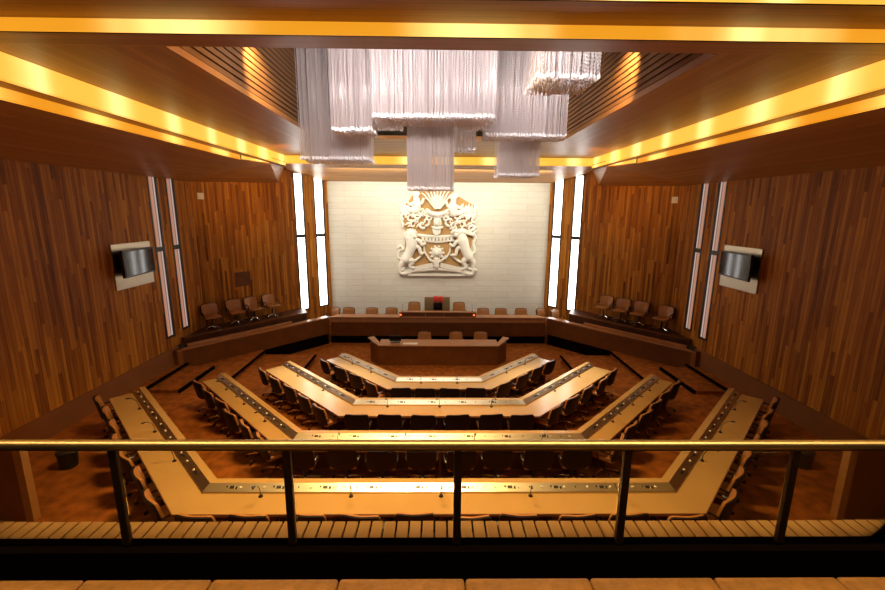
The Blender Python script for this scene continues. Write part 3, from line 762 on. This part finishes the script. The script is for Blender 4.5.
# ------------------------------------------------------------ side wall screens
for sx, s in ((-1, 'left'), (1, 'right')):
    X = sx * (WX - .0); inn = -sx
    root = empty('wall_screen', (X, 11.75, 3.45), label='black flat screen on a brushed steel wall plate on the %s planked wall' % s, cat='screen')
    b = root.location.copy()
    MB().rbox(*sorted((X, X + inn * .04)), 11.0, 12.5, 3.45, 4.67, .006).build('steel_plate', 'steel', root, b)
    MB().box(*sorted((X + inn * .04, X + inn * .14)), 11.55, 11.85, 3.95, 4.35).build('bracket', 'black_plastic', root, b)
    a = Vector((X + inn * .30, 10.98)); c = Vector((X + inn * .12, 12.44))
    d = (c - a).normalized(); n = Vector((-d.y, d.x))
    m = MB().obox(((a.x + c.x) / 2, (a.y + c.y) / 2, 4.15), (d.x, d.y, 0), (n.x, n.y, 0), (0, 0, 1), .74, .035, .36)
    fr = m.build('screen_housing', 'black_plastic', root, b)
    nn = n if n.x * inn > 0 else -n
    m = MB().obox(((a.x + c.x) / 2 + nn.x * .037, (a.y + c.y) / 2 + nn.y * .037, 4.15), (d.x, d.y, 0), (n.x, n.y, 0), (0, 0, 1), .70, .003, .32)
    m.build('glass_front', 'screen', fr, b)
    # small wall plates
    q = Vector((sx * (WX + wd.x * dl * .05), YD0 + wd.y * dl * .05)); dd = Vector((sx * wd.x, wd.y, 0)); nn3 = Vector((-sx * abs(wd.y), -abs(wd.x), 0))
    m = MB().obox((q.x + nn3.x * .015, q.y + nn3.y * .015, 6.05), dd, nn3, (0, 0, 1), .10, .014, .11)
    m.obox((q.x + nn3.x * .032, q.y + nn3.y * .032, 6.05), dd, nn3, (0, 0, 1), .06, .004, .07)
    o = m.build('wall_sensor', 'white_plastic', None, (q.x, q.y, 6.05)); tag(o, 'small cream wall box high on the %s splayed wall' % s, 'wall box')
q = Vector((-(WX + wd.x * dl * .27), YD0 + wd.y * dl * .27)); dd = Vector((-wd.x, wd.y, 0)); nn3 = Vector((abs(wd.y), -abs(wd.x), 0))
m = MB().obox((q.x + nn3.x * .012, q.y + nn3.y * .012, 2.95), dd, nn3, (0, 0, 1), .30, .011, .28); m.obox((q.x + nn3.x * .024, q.y + nn3.y * .024, 2.95), dd, nn3, (0, 0, 1), .25, .004, .23)
o = m.build('wall_panel', 'panel_wood', None, (q.x, q.y, 2.95)); tag(o, 'small brown access panel on the left splayed wall above the chairs', 'wall panel')

# ------------------------------------------------------------ coat of arms
CS = 0.0077
def cp(cx, cy, d=0.12): return Vector(((cx - 313) * CS - .07, BY - d, 6.62 - (cy - 50) * CS))
arms = empty('coat_of_arms', (0, BY, 2.6), label='large white carved coat of arms relief mounted on the stone wall', cat='relief')
ab = arms.location.copy()
def relief(name, mb, mat='plaster'): return mb.build(name, mat, arms, ab, smooth=True)
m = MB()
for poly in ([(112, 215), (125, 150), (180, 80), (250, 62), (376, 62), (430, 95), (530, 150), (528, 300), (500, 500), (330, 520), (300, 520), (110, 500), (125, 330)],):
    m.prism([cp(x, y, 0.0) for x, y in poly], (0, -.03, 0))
relief('shade_plate', m, 'plaster_shade')  # tan plate carries the shade seen between the carved parts
def T(mb, pts, rad, d=0.12, sides=8):
    P = [cp(*p[:2], p[2] if len(p) > 2 else d) for p in pts]
    # smooth by Catmull-Rom
    if len(P) > 2:
        Q = []; Rr = []
        rl = rad if isinstance(rad, (list, tuple)) else [rad] * len(P)
        for i in range(len(P) - 1):
            p0 = P[max(i - 1, 0)]; p1 = P[i]; p2 = P[i + 1]; p3 = P[min(i + 2, len(P) - 1)]
            for s in range(4):
                t = s / 4
                Q.append(0.5 * ((2 * p1) + (p2 - p0) * t + (2 * p0 - 5 * p1 + 4 * p2 - p3) * t * t + (3 * p1 - p0 - 3 * p2 + p3) * t ** 3)); Rr.append(rl[i] * (1 - t) + rl[i + 1] * t)
        Q.append(P[-1]); Rr.append(rl[-1]); P = Q; rad = Rr
    rad = [r * CS for r in rad] if isinstance(rad, (list, tuple)) else rad * CS
    mb.capsule(P, rad, sides)
# plume of feathers
m = MB()
for layer, (n, ln, dd) in enumerate(((9, 122, .12), (8, 84, .17))):
    for j in range(n):
        a = R(-38 + 76 * j / (n - 1)); dx, dy = math.sin(a), -math.cos(a); l = ln * random.uniform(.92, 1.05)
        bx, by = 313 + dx * 22, 180 + dy * 12
        T(m, [(bx, by), (bx + dx * l * .45, by + dy * l * .45), (bx + dx * l * .8 , by + dy * l * .8), (bx + dx * l + math.copysign(5, dx), by + dy * l + 6)], [3.5, 5.5, 5, 2], dd, 6)
relief('plume', m)
m = MB()
T(m, [(253, 178), (275, 196), (313, 204), (350, 196), (372, 178)], [10, 14, 16, 14, 10], .20)
T(m, [(258, 196), (285, 214), (313, 220), (342, 214), (368, 196)], [6, 8, 9, 8, 6], .16)
for j in range(7): m.ell(cp(262 + j * 17, 190 + (1 - ((j - 3) / 3) ** 2) * 12, .28), (.045, .04, .045), 8, 6)
relief('crown', m)
m = MB()  # helmet
m.ell(cp(313, 248, .12), (.20, .18, .26)); 
for j in range(4): T(m, [(296 + j * 11, 232), (294 + j * 12, 262)], 3, .28, 6)
T(m, [(285, 275), (313, 284), (341, 275)], [8, 10, 8], .2)
m.prism([cp(283, 285, .10), cp(335, 285, .10), cp(330, 312, .10), cp(308, 326, .10), cp(288, 312, .10)], (0, -.12, 0))
relief('helmet', m)
# mantling: curls and leaves
m = MB()
def curl(cx, cy, r, a0, turn, w=8, d=.13):
    pts = []; n = 9
    for k in range(n):
        f = k / (n - 1); a = a0 + turn * f; rr = r * (1 - .72 * f)
        pts.append((cx + math.cos(a) * rr, cy + math.sin(a) * rr, d + .05 * f))
    T(m, pts, [w * (1 - .5 * k / (n - 1)) for k in range(n)], d, 6)
rr_ = random.Random(5)
for side in (-1, 1):
    m = MB()
    X = lambda x: 313 + side * (x - 313)
    for (cx, cy, r, a0, tn) in ((395, 205, 26, 2.6, 5), (430, 215, 30, 0, -5), (470, 228, 28, 3.3, 5), (505, 215, 22, 1, -5), (380, 245, 24, 1.6, 5), (360, 228, 18, 0, -5), (400, 262, 22, 2, -5), (455, 262, 24, 4, 5), (440, 180, 20, 3, 5), (500, 180, 20, 4, -4.5)):
        a = a0 if side > 0 else PI - a0
        curl(X(cx), cy, r, a, tn * side, 8.5, .12)
    for k in range(16):
        cx = rr_.uniform(375, 520); cy = rr_.uniform(175, 290); a = rr_.uniform(-2.6, .2); l = rr_.uniform(20, 38)
        T(m, [(X(cx), cy), (X(cx + math.cos(a) * l * .5), cy + math.sin(a) * l * .5), (X(cx + math.cos(a + .5) * l), cy + math.sin(a + .5) * l)], [5, 8, 2.5], rr_.uniform(.08, .2), 6)
    relief('mantling', m)
# crest figures
for side, nm, (hx_, hy_) in ((-1, 'left', (188, 92)), (1, 'right', (408, 108))):
    m = MB()
    m.ell(cp(hx_, hy_, .16), (.15, .14, .17)); m.ell(cp(hx_ - side * 14, hy_ + 6, .24), (.06, .06, .05), 8, 6)
    T(m, [(hx_, hy_ + 15), (hx_ + 8 * side * -1, hy_ + 55), (hx_, hy_ + 90)], [17, 24, 20], .13)
    T(m, [(hx_, hy_ + 35), (hx_ - side * 30, hy_ + 50), (hx_ - side * 44, hy_ + 22)], [11, 9, 7], .2)
    T(m, [(hx_, hy_ + 38), (hx_ + side * 34, hy_ + 55), (hx_ + side * 52, hy_ + 40)], [11, 9, 7], .16)
    T(m, [(hx_, hy_ + 88), (hx_ + side * 40, hy_ + 84), (hx_ + side * 66, hy_ + 68)], [18, 16, 9], .13)
    for k in range(7):
        a = -PI * .1 - k * PI * .13; m.ell(cp(hx_ + math.cos(a) * 20, hy_ + math.sin(a) * 20, .13), (.05, .05, .05), 8, 6)
    relief('crest_figure', m)
m = MB()  # upright leaves at the far right, round leaf head at the far left
for k in range(5): T(m, [(462 + k * 17, 215), (458 + k * 18, 175 - 8 * (k % 2)), (464 + k * 17, 140 + 10 * (k % 2))], [7, 9, 2.5], .12, 6)
for k in range(7):
    a = k * 2 * PI / 7; m.ell(cp(125 + math.cos(a) * 20, 178 + math.sin(a) * 18, .10), (.11, .07, .10), 8, 6)
m.ell(cp(125, 178, .12), (.12, .09, .12))
relief('foliage', m)
# banded arch (shield top) with square blocks
m = MB()
T(m, [(200, 322), (225, 326), (313, 332), (400, 326), (425, 322)], [8, 9, 9, 9, 8], .12)
T(m, [(215, 354), (313, 364), (410, 354)], [6, 7, 6], .12)
for j in range(9): m.obox(cp(228 + j * 21, 344 + (1 - ((j - 4) / 4) ** 2) * 6, .14), (1, 0, 0), (0, 1, 0), (0, 0, 1), .058, .05, .085)
relief('banded_collar', m)
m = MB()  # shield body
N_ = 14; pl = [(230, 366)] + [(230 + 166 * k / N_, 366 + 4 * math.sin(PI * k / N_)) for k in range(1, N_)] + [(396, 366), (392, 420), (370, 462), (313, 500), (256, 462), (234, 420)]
m.prism([cp(x, y, .03) for x, y in pl], (0, -.05, 0)); relief('shield', m, 'plaster_shade')
m = MB()
T(m, [(235, 372), (238, 418), (262, 462)], [6, 6, 6], .12); T(m, [(391, 372), (388, 418), (364, 462)], [6, 6, 6], .12)
m.ell(cp(311, 428, .10), (.27, .13, .27), 16, 10)
for k in range(10):
    a = 2 * PI * k / 10; m.ell(cp(311 + math.cos(a) * 38, 428 + math.sin(a) * 38, .12), (.07, .06, .07), 8, 6)
m.ell(cp(311, 428, .24), (.12, .06, .12)); T(m, [(308, 465), (308, 505)], [14, 20], .13); T(m, [(255, 445), (270, 470), (308, 482), (345, 470), (362, 445)], [5, 8, 9, 8, 5], .12)
relief('rose_boss', m)
# supporters: lion (left), horned horse (right)
m = MB()
m.ell(cp(160, 318, .24), (.24, .20, .22)); m.ell(cp(178, 330, .36), (.10, .10, .09))
for k in range(16):
    a = 2 * PI * k / 16; T(m, [(158 + math.cos(a) * 20, 318 + math.sin(a) * 20), (158 + math.cos(a + .3) * 38, 322 + math.sin(a + .3) * 36)], [9, 4], .18, 6)
m.ell(cp(150, 296, .3), (.05, .05, .06), 8, 6); m.ell(cp(176, 300, .3), (.05, .05, .06), 8, 6)
T(m, [(158, 335), (162, 385), (145, 430), (128, 465)], [36, 34, 27, 30], .16, 12)
T(m, [(172, 350), (205, 356), (222, 378), (238, 372)], [17, 13, 10, 10], .22); T(m, [(175, 385), (205, 398), (215, 430), (228, 428)], [16, 12, 10, 9], .2)
T(m, [(128, 465), (165, 478), (150, 505), (172, 518)], [26, 17, 12, 10], .18); T(m, [(120, 470), (100, 500), (92, 528), (112, 530)], [24, 16, 11, 9], .15)
T(m, [(112, 470), (80, 455), (88, 415), (108, 408), (96, 388), (82, 398)], [7, 6, 6, 6, 10, 7], .12)
relief('lion_supporter', m)
m = MB()
T(m, [(425, 318), (448, 300), (470, 305)], [20, 18, 12], .24); T(m, [(432, 300), (412, 296), (398, 306)], [15, 11, 9], .28)
T(m, [(425, 285), (412, 240)], [6, 1.5], .24, 6)
for k in range(9): T(m, [(450 + k * 9, 298 + k * 3), (458 + k * 9, 282 + k * 4), (470 + k * 8, 292 + k * 4)], [6, 6, 3], .2, 6)
T(m, [(452, 312), (462, 350), (478, 400), (500, 450)], [24, 34, 30, 30], .16, 12)
T(m, [(452, 350), (425, 362), (408, 385), (392, 378)], [17, 12, 9, 9], .22); T(m, [(460, 388), (432, 404), (424, 436), (406, 438)], [16, 11, 9, 9], .2)
T(m, [(500, 450), (468, 478), (485, 508), (462, 524)], [24, 15, 11, 9], .18); T(m, [(508, 455), (530, 485), (526, 515), (545, 528)], [22, 15, 10, 8], .15)
T(m, [(510, 440), (538, 415), (528, 370), (540, 340), (528, 310), (545, 295)], [7, 8, 7, 9, 8, 4], .12)
T(m, [(500, 300), (528, 285), (520, 262), (500, 268)], [8, 9, 7, 5], .14)
relief('horse_supporter', m)
# scroll
m = MB()
for side in (-1, 1):
    X = lambda x: 310 + side * (x - 310)
    P = [(335, 486), (400, 500), (470, 520), (515, 540)]
    for a, c in zip(P[:-1], P[1:]):
        q = [cp(X(a[0]), a[1], .13), cp(X(c[0]), c[1], .13), cp(X(c[0] - 6), c[1] + 26, .13), cp(X(a[0] - 6), a[1] + 26, .13)]
        m.prism(q, (0, -.06, 0))
    T(m, [(X(505), 520), (X(528), 528), (X(522), 552), (X(490), 548)], [8, 10, 10, 8], .15)
    T(m, [(X(395), 440), (X(440), 475), (X(500), 500)], [6, 8, 5], .12)
T(m, [(110, 545), (200, 535), (310, 525), (420, 535), (512, 545)], [7, 9, 10, 9, 7], .11)
m.prism([cp(130, 552, .10), cp(490, 552, .10), cp(480, 572 - 6, .10), cp(140, 572 - 6, .10)], (0, -.05, 0))
relief('motto_scroll', m)

# ------------------------------------------------------------ chandelier of crystal strands
ch = empty('crystal_chandelier', (0, 9.5, 9.55), label='large chandelier of stepped hanging crystal strand blocks in the ceiling well', cat='chandelier')
cb = ch.location.copy()
MB().box(-3.45, 3.0, 6.9, 12.3, 9.5, 9.55).build('ceiling_plate', 'black_void', ch, cb)
BL = [(1.45, 2.45, 6.95, 8.0, 7.63), (-1.42, 1.12, 9.0, 10.1, 7.46), (1.02, 2.95, 10.2, 11.05, 7.31), (-2.36, -1.46, 9.45, 10.45, 7.27),
      (-3.42, -1.75, 10.6, 11.7, 6.80), (-.80, .32, 10.2, 11.0, 6.09), (-.10, .92, 11.15, 11.75, 7.12), (1.50, 2.58, 11.15, 12.05, 6.50),
      (-1.70, -.95, 10.6, 11.4, 7.6), (.4, 1.0, 10.2, 11.0, 7.55)]
rs = random.Random(3)
for (x0, x1, y0, y1, zb) in BL:
    sp = 0.060; nx = int((x1 - x0) / sp); ny = int((y1 - y0) / sp)
    V = []; F = []; DV = []; DF = []
    ztop = 9.5
    for i in range(nx):
        for j in range(ny):
            x = x0 + (i + .5) * (x1 - x0) / nx + rs.uniform(-.028, .028); y = y0 + (j + .5) * (y1 - y0) / ny + rs.uniform(-.028, .028)
            ze = zb + rs.uniform(-.015, .015); zz = ztop; rings = [(ztop, .003)]
            off = rs.uniform(0, .06); z = ztop - off
            while z > ze + .09:
                rings += [(z, .0028), (z - .022, .0095)]; z -= .055
            rings += [(ze + .06, .0028)]
            a0 = rs.uniform(0, 1.5); o = len(V); p_ = len(DV)
            for (q, r) in ((ze + .085, .004), (ze + .06, .021), (ze + .015, .021), (ze, .004)):
                for k in range(4):
                    a = a0 + k * PI / 2; DV.append((x + r * math.cos(a), y + r * math.sin(a), q))
            for q in range(3):
                for k in range(4):
                    DF.append((p_ + q * 4 + k, p_ + q * 4 + (k + 1) % 4, p_ + q * 4 + 4 + (k + 1) % 4, p_ + q * 4 + 4 + k))
            DF.append((p_ + 12, p_ + 13, p_ + 14, p_ + 15))
            for (q, r) in rings:
                for k in range(4):
                    a = a0 + k * PI / 2; V.append((x + r * math.cos(a), y + r * math.sin(a), q))
            for s in range(len(rings) - 1):
                for k in range(4):
                    F.append((o + s * 4 + k, o + s * 4 + (k + 1) % 4, o + s * 4 + 4 + (k + 1) % 4, o + s * 4 + 4 + k))
    mb = MB(); mb.v = V; mb.f = F
    cu = mb.build('crystal_curtain', 'crystal', ch, cb); cu['kind'] = 'stuff'
    mb = MB(); mb.v = DV; mb.f = DF; mb.build('crystal_drops', 'crystal_drop', cu, cb)['kind'] = 'stuff'

# ------------------------------------------------------------ gallery: floor, parapet, ledge, railing, seats
struct(MB().box(-WX + .01, WX - .01, -2.99, 1.93, 3.2, 3.5), 'floor', 'shaded_carpet')
struct(MB().box(-WX + .01, WX - .01, 1.88, 1.98, 3.5, 3.85), 'trim_10', 'black_void')  # parapet, the shade on its inner face put into the black
struct(MB().box(-WX + .01, WX - .01, 1.99, 2.12, 3.0, 3.76), 'trim_12', 'dark_wood')
m = MB(); x = -WX + .02; rp = random.Random(11)
while x < WX - .1:
    wdt = .0745; m.box(x + .006, x + wdt - .006, 2.0, 2.175 + rp.uniform(-.002, .002), 3.77, 3.79); x += wdt
o = m.build('timber_ledge', 'ledge_wood', None, (0, 2.09, 3.77)); tag(o, 'pale timber ledge of narrow boards along the gallery front', 'ledge')
root = empty('gallery_railing', (0, 1.93, 3.86), label='brass handrail on dark posts with glass infill along the gallery edge', cat='railing')
b = root.location.copy()
MB().tube([(-WX + .05, 1.93, 4.434), (WX - .05, 1.93, 4.434)], .0275, 16).build('handrail', 'brass', root, b, smooth=True)
xs = [.033 + .87 * k for k in range(-9, 10)]
for x in xs:
    MB().rbox(x - .02, x + .02, 1.915, 1.945, 3.862, 4.43, .004, 1).build('post', 'bronze', root, b)
for a, c in zip(xs[:-1], xs[1:]):
    MB().box(a + .03, c - .03, 1.927, 1.933, 3.845, 4.395).build('glass_panel', 'clear_glass', root, b)

def make_gseat():
    t = empty('gallery_chair', (0, 0, 0))
    m = MB().rbox(-.257, .257, -.10, .04, .12, .615, .014, 3); m.build('backrest', 'seat_leather', t, smooth=True)
    m = MB().rbox(-.255, .255, -.50, -.11, .30, .42, .035, 3); m.build('seat', 'seat_leather', t, smooth=True)
    MB().box(-.23, .23, -.45, .02, .0, .12).build('plinth', 'dark_wood', t)
    MB().box(-.23, .23, -.45, -.12, .12, .30).build('seat_box', 'dark_wood', t)
    return t
g0 = make_gseat(); index_kids(g0)
for k in range(-4, 5):
    o = g0 if k == -4 else copy_tree(g0)
    o.location = (.30 + k * .517, 1.425, 3.5); tag(o, 'tan leather gallery seat at the bottom edge, %s from the left' % ORD[k + 5], 'chair', 'front row of gallery seats')

# timber posts and low partitions beside the outer chairs
for sx, s in ((-1, 'left'), (1, 'right')):
    root = empty('partition', (sx * 6.6, 6.0, .65), label='low brown partition with a pale timber end post beyond the %s end of the gallery rail' % s, cat='partition')
    b = root.location.copy()
    MB().box(sx * 6.65, sx * (WX - .08), 5.97, 6.05, .65, 1.95).build('panel', 'dado', root, b)
    MB().box(sx * 6.53, sx * 6.65, 5.95, 6.07, .65, 2.0).build('end_post', 'post_wood', root, b)
    x = sx * 7.25  # low tapered black object with a rim
    root = empty('black_object', (x, 7.45, .65), label='small low black object on the carpet past the %s gallery post' % s, cat='bin')
    b = root.location.copy()
    MB().tube([(x, 7.45, .65), (x, 7.45, .96)], [.14, .17], 18).build('object_body', 'black_plastic', root, b, smooth=True)
    MB().tube([(x, 7.45, .96), (x, 7.45, .985)], [.18, .175], 18).build('object_rim', 'black_plastic', root, b, smooth=True)
bpy.context.view_layer.update()
